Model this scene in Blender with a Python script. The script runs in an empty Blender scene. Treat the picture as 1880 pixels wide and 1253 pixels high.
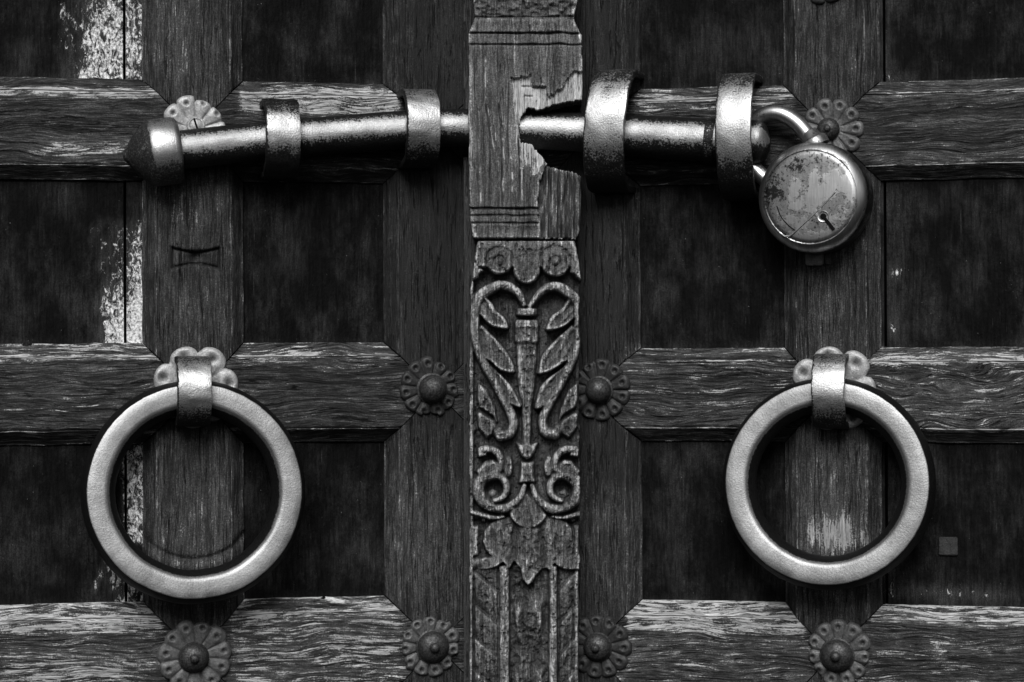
import bpy, bmesh, math, random
import numpy as np
from mathutils import Matrix, Vector, Euler

# ------------------------------------------------------------------ camera, sky, sun, exposure
S = 0.0005            # metres per photo pixel on the reference plane
D = 4500.0            # camera distance in the same unit
CX, CY = 940.0, 626.5
scn = bpy.context.scene
C = scn.collection

cam_d = bpy.data.cameras.new("camera")
cam_d.sensor_width = 36.0
cam_d.lens = 36.0 * D / 1880.0
cam_d.clip_start = 0.05
cam_d.clip_end = 200.0
cam = bpy.data.objects.new("camera", cam_d)
cam.location = (0, -D * S, 0)
cam.rotation_euler = (math.radians(90), 0, 0)
C.objects.link(cam)
scn.camera = cam

SUN_EL = 40.0
world = bpy.data.worlds.new("World")
scn.world = world
world.use_nodes = True
wn = world.node_tree
wn.nodes.clear()
sky = wn.nodes.new("ShaderNodeTexSky")
sky.sky_type = 'NISHITA'
sky.sun_disc = False
sky.sun_elevation = math.radians(SUN_EL)
sky.sun_rotation = math.radians(180)
sky.air_density = 1.6
sky.dust_density = 3.0
bw = wn.nodes.new("ShaderNodeRGBToBW")      # the photograph is black and white
bg = wn.nodes.new("ShaderNodeBackground")
bg.inputs[1].default_value = 0.05
wo = wn.nodes.new("ShaderNodeOutputWorld")
wn.links.new(sky.outputs[0], bw.inputs[0])
wn.links.new(bw.outputs[0], bg.inputs[0])
wn.links.new(bg.outputs[0], wo.inputs[0])

sl = bpy.data.lights.new("sun", 'SUN')
sl.energy = 3.4
sl.angle = math.radians(32)
sl.color = (1, 1, 1)
sun = bpy.data.objects.new("sun", sl)
az = math.radians(-6)
el = math.radians(SUN_EL)
sd = Vector((math.sin(az) * math.cos(el), -math.cos(az) * math.cos(el), math.sin(el)))
sun.rotation_euler = sd.to_track_quat('Z', 'Y').to_euler()
sun.location = (0, -3, 3)
C.objects.link(sun)

scn.view_settings.view_transform = 'Standard'
scn.view_settings.look = 'None'
scn.view_settings.exposure = 0.0
scn.view_settings.gamma = 1.0
scn.render.engine = 'CYCLES'
scn.cycles.max_bounces = 5

# ------------------------------------------------------------------ small helpers
rng = np.random.RandomState(7)
LAT = rng.rand(256, 256)


def vnoise(x, y, fx=1.0, fy=1.0, seed=0):
    """smooth value noise in 0..1 on arrays"""
    x = np.asarray(x, float) * fx + seed * 17.31
    y = np.asarray(y, float) * fy + seed * 9.77
    xi = np.floor(x).astype(int)
    yi = np.floor(y).astype(int)
    tx = x - xi
    ty = y - yi
    tx = tx * tx * (3 - 2 * tx)
    ty = ty * ty * (3 - 2 * ty)
    g = lambda a, b: LAT[a % 256, b % 256]
    return ((g(xi, yi) * (1 - tx) + g(xi + 1, yi) * tx) * (1 - ty)
            + (g(xi, yi + 1) * (1 - tx) + g(xi + 1, yi + 1) * tx) * ty)


def fbm(x, y, fx, fy, seed=0, octv=3):
    s = 0
    a = 1.0
    t = 0
    for k in range(octv):
        s = s + a * vnoise(x, y, fx * 2 ** k, fy * 2 ** k, seed + k * 3)
        t += a
        a *= 0.5
    return s / t


def sstep(a, b, x):
    t = np.clip((x - a) / (b - a), 0, 1)
    return t * t * (3 - 2 * t)


def sdpoly(x, y, P):
    """signed distance to polygon, negative inside"""
    P = np.array(P, float)
    n = len(P)
    d = np.full(x.shape, 1e9)
    ins = np.zeros(x.shape, bool)
    for i in range(n):
        ax, ay = P[i]
        bx, by = P[(i + 1) % n]
        ex, ey = bx - ax, by - ay
        wx, wy = x - ax, y - ay
        t = np.clip((wx * ex + wy * ey) / (ex * ex + ey * ey + 1e-9), 0, 1)
        d = np.minimum(d, (wx - ex * t) ** 2 + (wy - ey * t) ** 2)
        c = (ay <= y) != (by <= y)
        with np.errstate(divide='ignore', invalid='ignore'):
            xx = ax + (y - ay) * ex / (ey if ey != 0 else 1e-9)
        ins ^= c & (x < xx)
    d = np.sqrt(d)
    return np.where(ins, -d, d)


def spline(P, n=8):
    P = [np.array(p, float) for p in P]
    Q = []
    for i in range(len(P) - 1):
        p0 = P[max(i - 1, 0)]
        p1 = P[i]
        p2 = P[i + 1]
        p3 = P[min(i + 2, len(P) - 1)]
        for k in range(n):
            t = k / n
            Q.append(0.5 * ((2 * p1) + (-p0 + p2) * t + (2 * p0 - 5 * p1 + 4 * p2 - p3) * t * t
                            + (-p0 + 3 * p1 - 3 * p2 + p3) * t ** 3))
    Q.append(P[-1])
    return Q


def dline(x, y, P, n=5):
    """distance to a spline; third value of a point = half width. returns (d/halfwidth)"""
    Q = spline(P, n)
    best = np.full(x.shape, 1e9)
    for i in range(len(Q) - 1):
        a, b = Q[i], Q[i + 1]
        ex, ey = b[0] - a[0], b[1] - a[1]
        t = np.clip(((x - a[0]) * ex + (y - a[1]) * ey) / (ex * ex + ey * ey + 1e-9), 0, 1)
        w = a[2] + (b[2] - a[2]) * t
        d = np.hypot(x - a[0] - ex * t, y - a[1] - ey * t) / w
        best = np.minimum(best, d)
    return best


def mesh_obj(name, verts, faces, mat, parent=None, smooth=True, attrs=None, label=None):
    me = bpy.data.meshes.new(name)
    v = np.asarray(verts, float) * S
    me.from_pydata(v.tolist(), [], faces if isinstance(faces, list) else faces.tolist())
    me.update()
    if smooth:
        me.polygons.foreach_set('use_smooth', np.ones(len(me.polygons), bool))
    if attrs:
        for k, a in attrs.items():
            at = me.attributes.new(k, 'FLOAT', 'POINT')
            at.data.foreach_set('value', np.asarray(a, np.float32).ravel())
    me.materials.append(mat)
    o = bpy.data.objects.new(name, me)
    C.objects.link(o)
    if parent is not None:
        o.parent = parent
    if label:
        o['label'] = label
    return o


def sharp(o, ang=40):
    me = o.data
    bm = bmesh.new()
    bm.from_mesh(me)
    bmesh.ops.recalc_face_normals(bm, faces=bm.faces)
    a = math.radians(ang)
    for e in bm.edges:
        e.smooth = not (len(e.link_faces) == 2 and e.calc_face_angle(0) > a)
    bm.to_mesh(me)
    bm.free()
    return o


def gridfaces(nu, nv, off=0, flip=False):
    i = np.arange(nu - 1)[:, None]
    j = np.arange(nv - 1)[None, :]
    a = i * nv + j + off
    f = np.stack([a, a + nv, a + nv + 1, a + 1], -1).reshape(-1, 4)
    return f[:, ::-1] if flip else f


def skirted(X, Z, Y, back, attr=None):
    """grid (nu,nv) plus a skirt going straight back to depth `back`; Y is depth towards the camera"""
    nu, nv = X.shape
    X2 = np.pad(X, 1, 'edge')
    Z2 = np.pad(Z, 1, 'edge')
    Y2 = np.pad(Y, 1, 'constant', constant_values=back)
    V = np.stack([X2.ravel(), -Y2.ravel(), Z2.ravel()], -1)
    A = None if attr is None else np.pad(attr, 1, 'edge').ravel()
    return V, gridfaces(nu + 2, nv + 2), A


def box(name, a, b, mat, parent, bev=0.8, attrs=None):
    bm = bmesh.new()
    bmesh.ops.create_cube(bm, size=1)
    for v in bm.verts:
        v.co = Vector([(a[i] + b[i]) / 2 + v.co[i] * (b[i] - a[i]) for i in range(3)]) * S
    bmesh.ops.bevel(bm, geom=bm.edges[:], offset=bev * S, segments=2, affect='EDGES')
    me = bpy.data.meshes.new(name)
    bm.to_mesh(me)
    bm.free()
    for k in ('polish_glint', 'wear', 'pit'):
        at = me.attributes.new(k, 'FLOAT', 'POINT')
        at.data.foreach_set('value', np.full(len(me.vertices), (attrs or {}).get(k, 0.0), np.float32))
    me.materials.append(mat)
    o = bpy.data.objects.new(name, me)
    C.objects.link(o)
    o.parent = parent
    return o



# ------------------------------------------------------------------ materials
class NT:
    def __init__(self, name):
        self.m = bpy.data.materials.new(name)
        self.m.use_nodes = True
        self.t = self.m.node_tree
        self.b = self.t.nodes['Principled BSDF']

    def n(self, typ, **k):
        x = self.t.nodes.new(typ)
        for a, b in k.items():
            setattr(x, a, b)
        return x

    def put(self, sock, v):
        if v is None:
            return
        if isinstance(v, bpy.types.NodeSocket):
            self.t.links.new(v, sock)
        else:
            if sock.type == 'RGBA' and not hasattr(v, '__len__'):
                v = (v, v, v, 1)
            sock.default_value = v

    def math(self, op, a, b=None, c=None, clamp=False):
        x = self.n('ShaderNodeMath', operation=op, use_clamp=clamp)
        self.put(x.inputs[0], a)
        self.put(x.inputs[1], b)
        self.put(x.inputs[2], c)
        return x.outputs[0]

    def noise(self, vec, scale=1.0, detail=4.0, rough=0.55, dist=0.0):
        x = self.n('ShaderNodeTexNoise')
        self.put(x.inputs['Vector'], vec)
        x.inputs['Scale'].default_value = scale
        x.inputs['Detail'].default_value = detail
        x.inputs['Roughness'].default_value = rough
        x.inputs['Distortion'].default_value = dist
        return x.outputs[0]

    def mapv(self, vec, scale, loc=(0, 0, 0), rot=(0, 0, 0)):
        x = self.n('ShaderNodeMapping')
        self.put(x.inputs['Vector'], vec)
        x.inputs['Scale'].default_value = scale
        x.inputs['Location'].default_value = loc
        x.inputs['Rotation'].default_value = rot
        return x.outputs[0]

    def ramp(self, v, a, b, lo=0.0, hi=1.0):
        x = self.n('ShaderNodeMapRange', interpolation_type='SMOOTHSTEP')
        self.put(x.inputs[0], v)
        for i, q in enumerate((a, b, lo, hi)):
            self.put(x.inputs[i + 1], q)
        return x.outputs[0]

    def mix(self, f, a, b):
        x = self.n('ShaderNodeMix', data_type='FLOAT')
        self.put(x.inputs[0], f)
        self.put(x.inputs[2], a)
        self.put(x.inputs[3], b)
        return x.outputs[0]

    def obj(self):
        return self.n('ShaderNodeTexCoord').outputs['Object']

    def attr(self, name):
        x = self.n('ShaderNodeAttribute', attribute_name=name)
        return x.outputs['Fac']

    def bump(self, h, dist, strength=1.0, nrm=None):
        x = self.n('ShaderNodeBump')
        x.inputs['Strength'].default_value = strength
        x.inputs['Distance'].default_value = dist
        self.put(x.inputs['Height'], h)
        self.put(x.inputs['Normal'], nrm)
        return x.outputs[0]

    def out(self, col=None, rough=None, metal=None, spec=None, normal=None):
        b = self.b
        self.put(b.inputs['Base Color'], col)
        self.put(b.inputs['Roughness'], rough)
        self.put(b.inputs['Metallic'], metal)
        self.put(b.inputs['Specular IOR Level'], spec)
        self.put(b.inputs['Normal'], normal)
        return self.m


def wood(name, axis, dark, light, bare, fine=1.0, spec=0.25, rough=0.6, wavy=1.0, crack=1.0, streak=1.0):
    """painted timber, grain along x or z, paint worn through where 'wear' and the grain allow"""
    N = NT(name)
    ob = N.obj()
    w = N.n('ShaderNodeTexNoise')
    N.put(w.inputs['Vector'], N.mapv(ob, (2.5, 2, 7) if axis == 'x' else (7, 2, 2.5)))
    w.inputs['Detail'].default_value = 1
    sub = N.n('ShaderNodeVectorMath', operation='SUBTRACT')
    N.put(sub.inputs[0], w.outputs['Color'])
    sub.inputs[1].default_value = (0.5, 0.5, 0.5)
    scl = N.n('ShaderNodeVectorMath', operation='MULTIPLY')
    N.put(scl.inputs[0], sub.outputs[0])
    amp = 0.020 * wavy
    scl.inputs[1].default_value = (0.0, 0, amp) if axis == 'x' else (amp * 0.35, 0, 0)
    add = N.n('ShaderNodeVectorMath', operation='ADD')
    N.put(add.inputs[0], ob)
    N.put(add.inputs[1], scl.outputs[0])
    v = add.outputs[0]
    s1 = (14, 60, 330) if axis == 'x' else (330, 60, 14)
    s2 = (60, 120, 900) if axis == 'x' else (900, 120, 60)
    s3 = (4, 8, 75) if axis == 'x' else (75, 8, 4)
    g1 = N.noise(N.mapv(v, s1), 1, 5, 0.6)
    g2 = N.noise(N.mapv(v, s2, (3, 1, 2)), 1, 3, 0.7)
    g3 = N.noise(N.mapv(v, s3, (7, 2, 5)), 1, 3, 0.55)
    blot = N.noise(N.mapv(ob, (45, 40, 150) if axis == 'x' else (150, 40, 45)), 1, 5, 0.65)
    speck = N.noise(ob, 700, 2, 0.6)
    wear = N.attr('wear')
    m = N.math('ADD', wear, N.math('MULTIPLY', N.math('SUBTRACT', g1, 0.5), 1.7 * streak))
    m = N.math('ADD', m, N.math('MULTIPLY', N.math('SUBTRACT', blot, 0.5), 1.5))
    m = N.math('ADD', m, N.math('MULTIPLY', N.math('SUBTRACT', g2, 0.5), 1.6 * streak)
                             )
    m = N.math('ADD', m, N.math('MULTIPLY', N.math('SUBTRACT', N.noise(ob, 500, 4, 0.7), 0.5), 1.6 * (1.25 - streak)))
    m = N.math('ADD', m, N.math('MULTIPLY', N.math('SUBTRACT', N.noise(ob, 900, 3, 0.7), 0.5), 0.9))
    mask = N.ramp(m, 0.58, 0.80)
    half = N.ramp(m, -0.1, 0.8)                # thinned paint before it goes through
    # paint colour
    pc = N.mix(half, dark, light)
    pc = N.math('MULTIPLY', pc, N.ramp(g2, 0.25, 0.75, 1 - 0.55 * streak, 1 + 0.5 * streak))
    pc = N.math('MULTIPLY', pc, N.ramp(g3, 0.3, 0.7, 1 - 0.4 * streak, 1 + 0.35 * streak))
    bc = N.math('MULTIPLY', bare, N.ramp(g2, 0.25, 0.7, 0.45, 1.25))
    grit = N.noise(ob, 1100, 3, 0.7)
    pc = N.math('MULTIPLY', pc, N.ramp(grit, 0.3, 0.7, 0.55, 1.5))
    col = N.mix(mask, pc, bc)
    # tiny bright specks of dust and old paint
    sp = N.ramp(speck, 0.735, 0.76)
    col = N.mix(N.math('MULTIPLY', sp, 0.5), col, bare)
    # drying cracks
    ck = N.noise(N.mapv(v, (9, 30, 420) if axis == 'x' else (420, 30, 9), (1, 5, 9)), 1, 2, 0.5)
    crk = N.math('MULTIPLY', N.ramp(ck, 0.66, 0.72), crack)
    # hairline drying cracks: where a stretched noise crosses its middle
    rk = N.noise(N.mapv(v, (7, 20, 150) if axis == 'x' else (150, 20, 7), (4, 2, 6)), 1, 4, 0.6)
    rdg = N.math('ABSOLUTE', N.math('SUBTRACT', rk, 0.5))
    hair = N.math('MULTIPLY', N.ramp(rdg, 0.0, 0.022, 1.0, 0.0), N.ramp(blot, 0.42, 0.58, 0.0, crack))
    crk = N.math('MAXIMUM', crk, hair)
    lip = N.math('MULTIPLY', N.ramp(rdg, 0.012, 0.05, 1.0, 0.0), N.ramp(g1, 0.45, 0.6, 0.0, 0.6))
    col = N.math('MULTIPLY', col, N.math('ADD', 1.0, lip))
    col = N.math('MULTIPLY', col, N.math('SUBTRACT', 1.0, N.math('MULTIPLY', crk, 0.75)))
    h = N.math('ADD', N.math('MULTIPLY', g1, 0.9), N.math('MULTIPLY', g2, 0.5))
    h = N.math('ADD', h, N.math('MULTIPLY', g3, 1.2))
    h = N.math('ADD', h, N.math('MULTIPLY', grit, 0.35))
    h = N.math('SUBTRACT', h, N.math('MULTIPLY', mask, 0.35))
    h = N.math('SUBTRACT', h, N.math('MULTIPLY', crk, 1.2))
    nrm = N.bump(h, 0.0019 * fine)
    rg = N.mix(mask, rough, 0.85)
    rg = N.math('ADD', rg, N.math('MULTIPLY', N.math('SUBTRACT', blot, 0.5), 0.4), clamp=True)
    N.out((0, 0, 0, 1), rg, 0.0, N.mix(mask, spec, 0.1), nrm)
    N.put(N.b.inputs['Base Color'], col)
    return N.m


def panel_mat():
    N = NT('blackened_panel_paint')
    ob = N.obj()
    g = N.noise(N.mapv(ob, (420, 60, 40)), 1, 4, 0.65)
    lump = N.noise(N.mapv(ob, (260, 260, 150)), 1, 5, 0.6)
    blot = N.noise(N.mapv(ob, (25, 25, 14)), 1, 5, 0.7)
    flake = N.noise(N.mapv(ob, (240, 240, 120)), 1, 8, 0.8, 0.9)
    speck = N.noise(ob, 520, 2, 0.6)
    wear = N.attr('wear')
    m = N.math('ADD', wear, N.math('MULTIPLY', N.math('SUBTRACT', flake, 0.5), 3.0))
    mask = N.ramp(m, 0.76, 0.92)
    faded = N.ramp(N.math('ADD', blot, N.math('MULTIPLY', wear, 0.35)), 0.42, 0.85)
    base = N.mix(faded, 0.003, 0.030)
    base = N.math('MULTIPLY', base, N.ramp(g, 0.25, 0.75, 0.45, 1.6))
    scr = N.noise(N.mapv(ob, (380, 30, 16), (0, 0, 0), (0, 0.06, 0)), 1, 3, 0.6)
    base = N.math('ADD', base, N.math('MULTIPLY', N.ramp(scr, 0.66, 0.74), 0.022))
    grit = N.noise(ob, 900, 4, 0.75)
    base = N.math('MULTIPLY', base, N.ramp(grit, 0.3, 0.7, 0.5, 1.7))
    col = N.mix(mask, base, N.math('MULTIPLY', 0.80, N.ramp(N.noise(ob, 420, 4, 0.7), 0.3, 0.68, 0.18, 1.2)))
    sp = N.ramp(speck, 0.745, 0.77)
    col = N.mix(N.math('MULTIPLY', sp, 0.5), col, 0.4)
    h = N.math('ADD', N.math('MULTIPLY', g, 0.6), N.math('MULTIPLY', lump, 0.8))
    h = N.math('SUBTRACT', h, N.math('MULTIPLY', mask, 0.5))
    nrm = N.bump(h, 0.0016)
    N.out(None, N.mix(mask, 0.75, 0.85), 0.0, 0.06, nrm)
    N.put(N.b.inputs['Base Color'], col)
    return N.m


def metal(name, base, dark, rough=0.34, pit=1.0, thr=0.5):
    """iron: bare and polished where 'polish' is high, black scale with pits where it is low; bolt and straps carry painted highlights too"""
    N = NT(name)
    ob = N.obj()
    n1 = N.noise(ob, 95, 6, 0.72)
    n2 = N.noise(ob, 620, 4, 0.7)
    n3 = N.noise(ob, 30, 3, 0.6)
    pol = N.attr('polish_glint')
    m = N.math('ADD', pol, N.math('MULTIPLY', N.math('SUBTRACT', n1, 0.5), 1.3 * pit))
    m = N.math('ADD', m, N.math('MULTIPLY', N.math('SUBTRACT', n2, 0.5), 2.1 * pit))
    mask = N.ramp(m, thr - 0.12, thr + 0.16)
    bc = N.math('MULTIPLY', base, N.ramp(n3, 0.25, 0.75, 0.72, 1.18))
    bc = N.math('MULTIPLY', bc, N.ramp(N.noise(ob, 900, 3, 0.7), 0.3, 0.6, 0.72, 1.08))
    col = N.mix(mask, N.math('MULTIPLY', dark, N.ramp(n2, 0.3, 0.75, 0.4, 2.0)), bc)
    h = N.math('ADD', N.math('MULTIPLY', n2, 0.6), N.math('MULTIPLY', n1, 1.0))
    h = N.math('ADD', h, N.math('MULTIPLY', mask, 0.25))
    h = N.math('ADD', h, N.math('MULTIPLY', N.noise(ob, 750, 3, 0.6), 1.0))
    nrm = N.bump(h, 0.00026 * pit + 0.00010)
    N.out(None, N.mix(mask, 0.55, rough), N.mix(mask, 0.55, 1.0), 0.35, nrm)
    N.put(N.b.inputs['Base Color'], col)
    return N.m


def dust_metal(name, lo, hi, rough=0.5, mtl=0.5, spec=0.3):
    """painted / patinated pressed plate"""
    N = NT(name)
    ob = N.obj()
    n1 = N.noise(ob, 130, 5, 0.65)
    n2 = N.noise(ob, 700, 3, 0.65)
    col = N.mix(N.ramp(n1, 0.3, 0.7), lo, hi)
    col = N.math('MULTIPLY', col, N.ramp(n2, 0.3, 0.72, 0.7, 1.25))
    d = N.attr('pit')
    col = N.mix(d, col, 0.012)
    nrm = N.bump(N.math('ADD', n1, N.math('MULTIPLY', n2, 0.5)), 0.0006)
    N.out(None, rough, mtl, spec, nrm)
    N.put(N.b.inputs['Base Color'], col)
    return N.m


M_RAIL = wood('weathered_rail_wood', 'x', 0.015, 0.072, 0.42, 1.0, 0.2, 0.55)
M_RAIL_SWIRL = wood('figured_rail_wood', 'x', 0.015, 0.072, 0.42, 1.1, 0.2, 0.55, 1.7)
M_STILE = wood('weathered_stile_wood', 'z', 0.018, 0.078, 0.30, 0.9, 0.15, 0.62, 0.8, 0.8, 0.60)
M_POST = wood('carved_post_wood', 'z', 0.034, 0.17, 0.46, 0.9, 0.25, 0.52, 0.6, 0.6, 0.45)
M_PANEL = panel_mat()
M_BACK = wood('added_shade_backing', 'z', 0.003, 0.005, 0.02, 0.5, 0.05, 0.9)  # near-black, stands in for the shade behind the gaps and seam
M_ROD = metal('worn_bolt_iron', 0.37, 0.012, 0.52, 0.85)
M_STRAP = metal('worn_strap_iron', 0.44, 0.014, 0.48, 0.6)
M_RING = metal('worn_ring_iron', 0.36, 0.008, 0.52, 0.28)
M_LOCK = metal('scuffed_padlock_steel', 0.62, 0.07, 0.30, 0.8, 0.45)
def lock_mat():
    N = NT('mottled_padlock_steel')
    ob = N.obj()
    big = N.noise(ob, 42, 5, 0.62, 0.4)
    fin = N.noise(ob, 420, 5, 0.75)
    mid_ = N.noise(ob, 150, 4, 0.65)
    scr = N.noise(N.mapv(ob, (700, 40, 60), (0, 0, 0), (0, 0.7, 0)), 1, 3, 0.6)
    pol = N.attr('polish_glint')
    m = N.math('ADD', pol, N.math('MULTIPLY', N.math('SUBTRACT', big, 0.5), 2.0))
    m = N.math('ADD', m, N.math('MULTIPLY', N.math('SUBTRACT', mid_, 0.5), 0.7))
    pat = N.ramp(m, 0.50, 0.72)
    deep_ = N.ramp(N.math('ADD', m, N.math('MULTIPLY', N.math('SUBTRACT', fin, 0.5), 2.2)), 0.10, 0.42)
    c1 = N.mix(pat, 0.27, 0.64)
    c1 = N.math('MULTIPLY', c1, N.ramp(scr, 0.3, 0.7, 0.85, 1.1))
    edge = N.math('MULTIPLY', N.math('MULTIPLY', pat, N.math('SUBTRACT', 1.0, pat)), 4.0)
    pits = N.math('MULTIPLY', edge, N.ramp(fin, 0.5, 0.6))
    col = N.math('MULTIPLY', N.mix(deep_, 0.03, c1), N.math('SUBTRACT', 1.0, N.math('MULTIPLY', pits, 0.85)))
    h = N.math('ADD', N.math('MULTIPLY', fin, 0.5), N.math('MULTIPLY', pat, 0.6))
    N.out(None, N.mix(pat, 0.45, 0.34), 1.0, 0.4, N.bump(h, 0.00009))
    N.put(N.b.inputs['Base Color'], col)
    return N.m


M_LOCK = lock_mat()
M_STUD = metal('dark_stud_iron', 0.30, 0.035, 0.24, 0.10)
M_CAP = metal('worn_cap_iron', 0.42, 0.03, 0.42, 0.3)
M_PETAL_L = dust_metal('pale_rosette_metal', 0.28, 0.50, 0.5, 0.3)
M_PETAL_M = dust_metal('grey_rosette_metal', 0.06, 0.14, 0.5, 0.3)
M_PETAL_D = dust_metal('dark_rosette_metal', 0.022, 0.045, 0.5, 0.2)
M_HOLE = NT('keyhole_shadow_black').out((0.004, 0.004, 0.004, 1), 0.9, 0.0, 0.1)

# ------------------------------------------------------------------ door frames of reference
CAM = Vector((0, -D, 0))
PIV = Vector((20, 0, 0))
ANG = {'L': math.radians(12.0), 'R': math.radians(-14.0)}
ROLL = {'L': -0.003, 'R': -0.005}
MAT = {k: Matrix.Translation(PIV) @ Matrix.Rotation(ANG[k], 4, 'Z') @ Matrix.Rotation(ROLL[k], 4, 'Y') for k in 'LR'}


def dl(side, px, py, d):
    """photo pixel -> coordinates on the door leaf (u, z) at depth d in front of its panels"""
    Mi = MAT[side].inverted()
    o = Mi @ CAM
    q = Mi @ Vector((px - CX, 0, CY - py))
    r = q - o
    t = (-d - o.y) / r.y
    p = o + r * t
    return p.x, p.z


def thing(name, label, cat, side=None, loc=None, group=None):
    o = bpy.data.objects.new(name, None)
    C.objects.link(o)
    if side:
        m = MAT[side].copy()
        m.translation = m.translation * S
        o.matrix_world = m
    if loc is not None:
        o.location = Vector(loc) * S
    o['label'] = label
    o['category'] = cat
    if group:
        o['group'] = group
    o.empty_display_size = 0.03
    return o


def door_thing(name, label, cat, side, u, d, z, group=None):
    """a thing standing at door-local (u, d, z), turned like the leaf"""
    m = MAT[side] @ Matrix.Translation((u, -d, z))
    m.translation = m.translation * S
    o = bpy.data.objects.new(name, None)
    C.objects.link(o)
    o.matrix_world = m
    o['label'] = label
    o['category'] = cat
    if group:
        o['group'] = group
    o.empty_display_size = 0.03
    return o


F = 36.0      # frame face above the panels
BEV = 24.0    # bevel width


def member(door, kind, a0, a1, c, h, r0, r1, wearf=None, shape=None, seed=0, name=None, gap=0.9, mat=None):
    """frame member; kind 'h' rail / 'v' stile. ends are mitred to a point when r>0"""
    na = max(8, int(abs(a1 - a0) / (2.2 if shape else 6)))
    e = np.concatenate([np.linspace(0, 3, 3), np.linspace(5, BEV - 1, 6), [BEV, BEV + 1.5, BEV + 4]])
    mid = np.arange(BEV + 7, h, 2.0 if shape else 3.5)
    hp = np.concatenate([e, mid])
    t = np.concatenate([-h + hp, (h - hp)[::-1]])
    s = np.linspace(0, 1, na)
    T, Sg = np.meshgrid(t, s, indexing='ij')
    A0 = a0 + np.abs(T) * r0 + (gap * 1.4 if r0 else 0)
    A1 = a1 - np.abs(T) * r1 - (gap * 1.4 if r1 else 0)
    A = A0 + (A1 - A0) * Sg
    dist = h - np.abs(T)
    # small ogee: quirk at the outer edge, bevel, arris, face
    prof = 5 + (F - 8) * np.clip(dist / BEV, 0, 1) ** 1.15
    prof = np.where(dist >= BEV, F, prof) - 4.5 * np.exp(-((dist - BEV - 1.5) / 1.6) ** 2)
    if kind == 'h':
        gr = fbm(A, T, 1 / 110, 1 / 9, seed, 3)
    else:
        gr = fbm(A, T, 1 / 130, 1 / 8, seed + 5, 3)
    prof = prof + (gr - 0.5) * 2.4 + (vnoise(A, T, 1 / 60, 1 / 40, seed + 9) - 0.5) * 2.5
    Tw = T + (vnoise(A, T * 0 + np.sign(T), 1 / 45, 1, seed + 2) - 0.5) * 2.2 * (dist < BEV + 6)
    ar = np.exp(-((dist - BEV) / 3.0) ** 2) * 0.42 + np.exp(-(dist / 2.5) ** 2) * 0.30
    if kind == 'h':
        U, Z = A, c - Tw
    else:
        U, Z = c + Tw, -A
    wear = ar + (wearf(U, Z) if wearf else 0.1)
    if shape:
        dp, dw = shape(U, Z)
        prof = prof + dp
        wear = wear + dw
    V, fc, At = skirted(U, Z, prof, -8, wear)
    o = mesh_obj(name or ('rail' if kind == 'h' else 'stile'), V, fc, mat or (M_RAIL if kind == 'h' else M_STILE),
                 door, attrs={'wear': At})
    return sharp(o, 55)


def panel(door, u0, u1, z0, z1, wearf, seed, name='plank'):
    n = max(3, int((u1 - u0) / 5))
    m = int((z1 - z0) / 5)
    U, Z = np.meshgrid(np.linspace(u0, u1, n), np.linspace(z0, z1, m), indexing='ij')
    H = (fbm(U, Z, 1 / 60, 1 / 150, seed) - 0.5) * 3
    dd = Z - z0
    lump = fbm(U, Z, 1 / 26, 1 / 14, seed + 4)
    H = H + np.exp(-(np.clip(dd - 6 * lump, 0, 99) / 8) ** 2) * (4 + 12 * (lump - 0.35))  # putty along the lower edge
    W = wearf(U, Z)
    V, fc, At = skirted(U, Z, H, -14, W)
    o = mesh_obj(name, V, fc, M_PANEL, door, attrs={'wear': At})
    return sharp(o, 60)


RAILS_PY = {'L': [(-330, -150), (150, 334), (630, 813), (1100, 1285), (1580, 1764)],
            'R': [(-322, -142), (157, 336), (639, 811), (1106, 1290), (1590, 1772)]}


def gauss(U, Z, side, px, py, sx, sy, amp, d=0):
    u, z = dl(side, px, py, d)
    return amp * np.exp(-((U - u) / sx) ** 2 - ((Z - z) / sy) ** 2)


def boxf(U, Z, side, x0, y0, x1, y1, amp, soft=12, d=0):
    ua, za = dl(side, x0, y0, d)
    ub, zb = dl(side, x1, y1, d)
    return amp * sstep(ua - soft, ua + soft, U) * (1 - sstep(ub - soft, ub + soft, U)) \
        * (1 - sstep(za - soft, za + soft, Z)) * sstep(zb - soft, zb + soft, Z)


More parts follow.
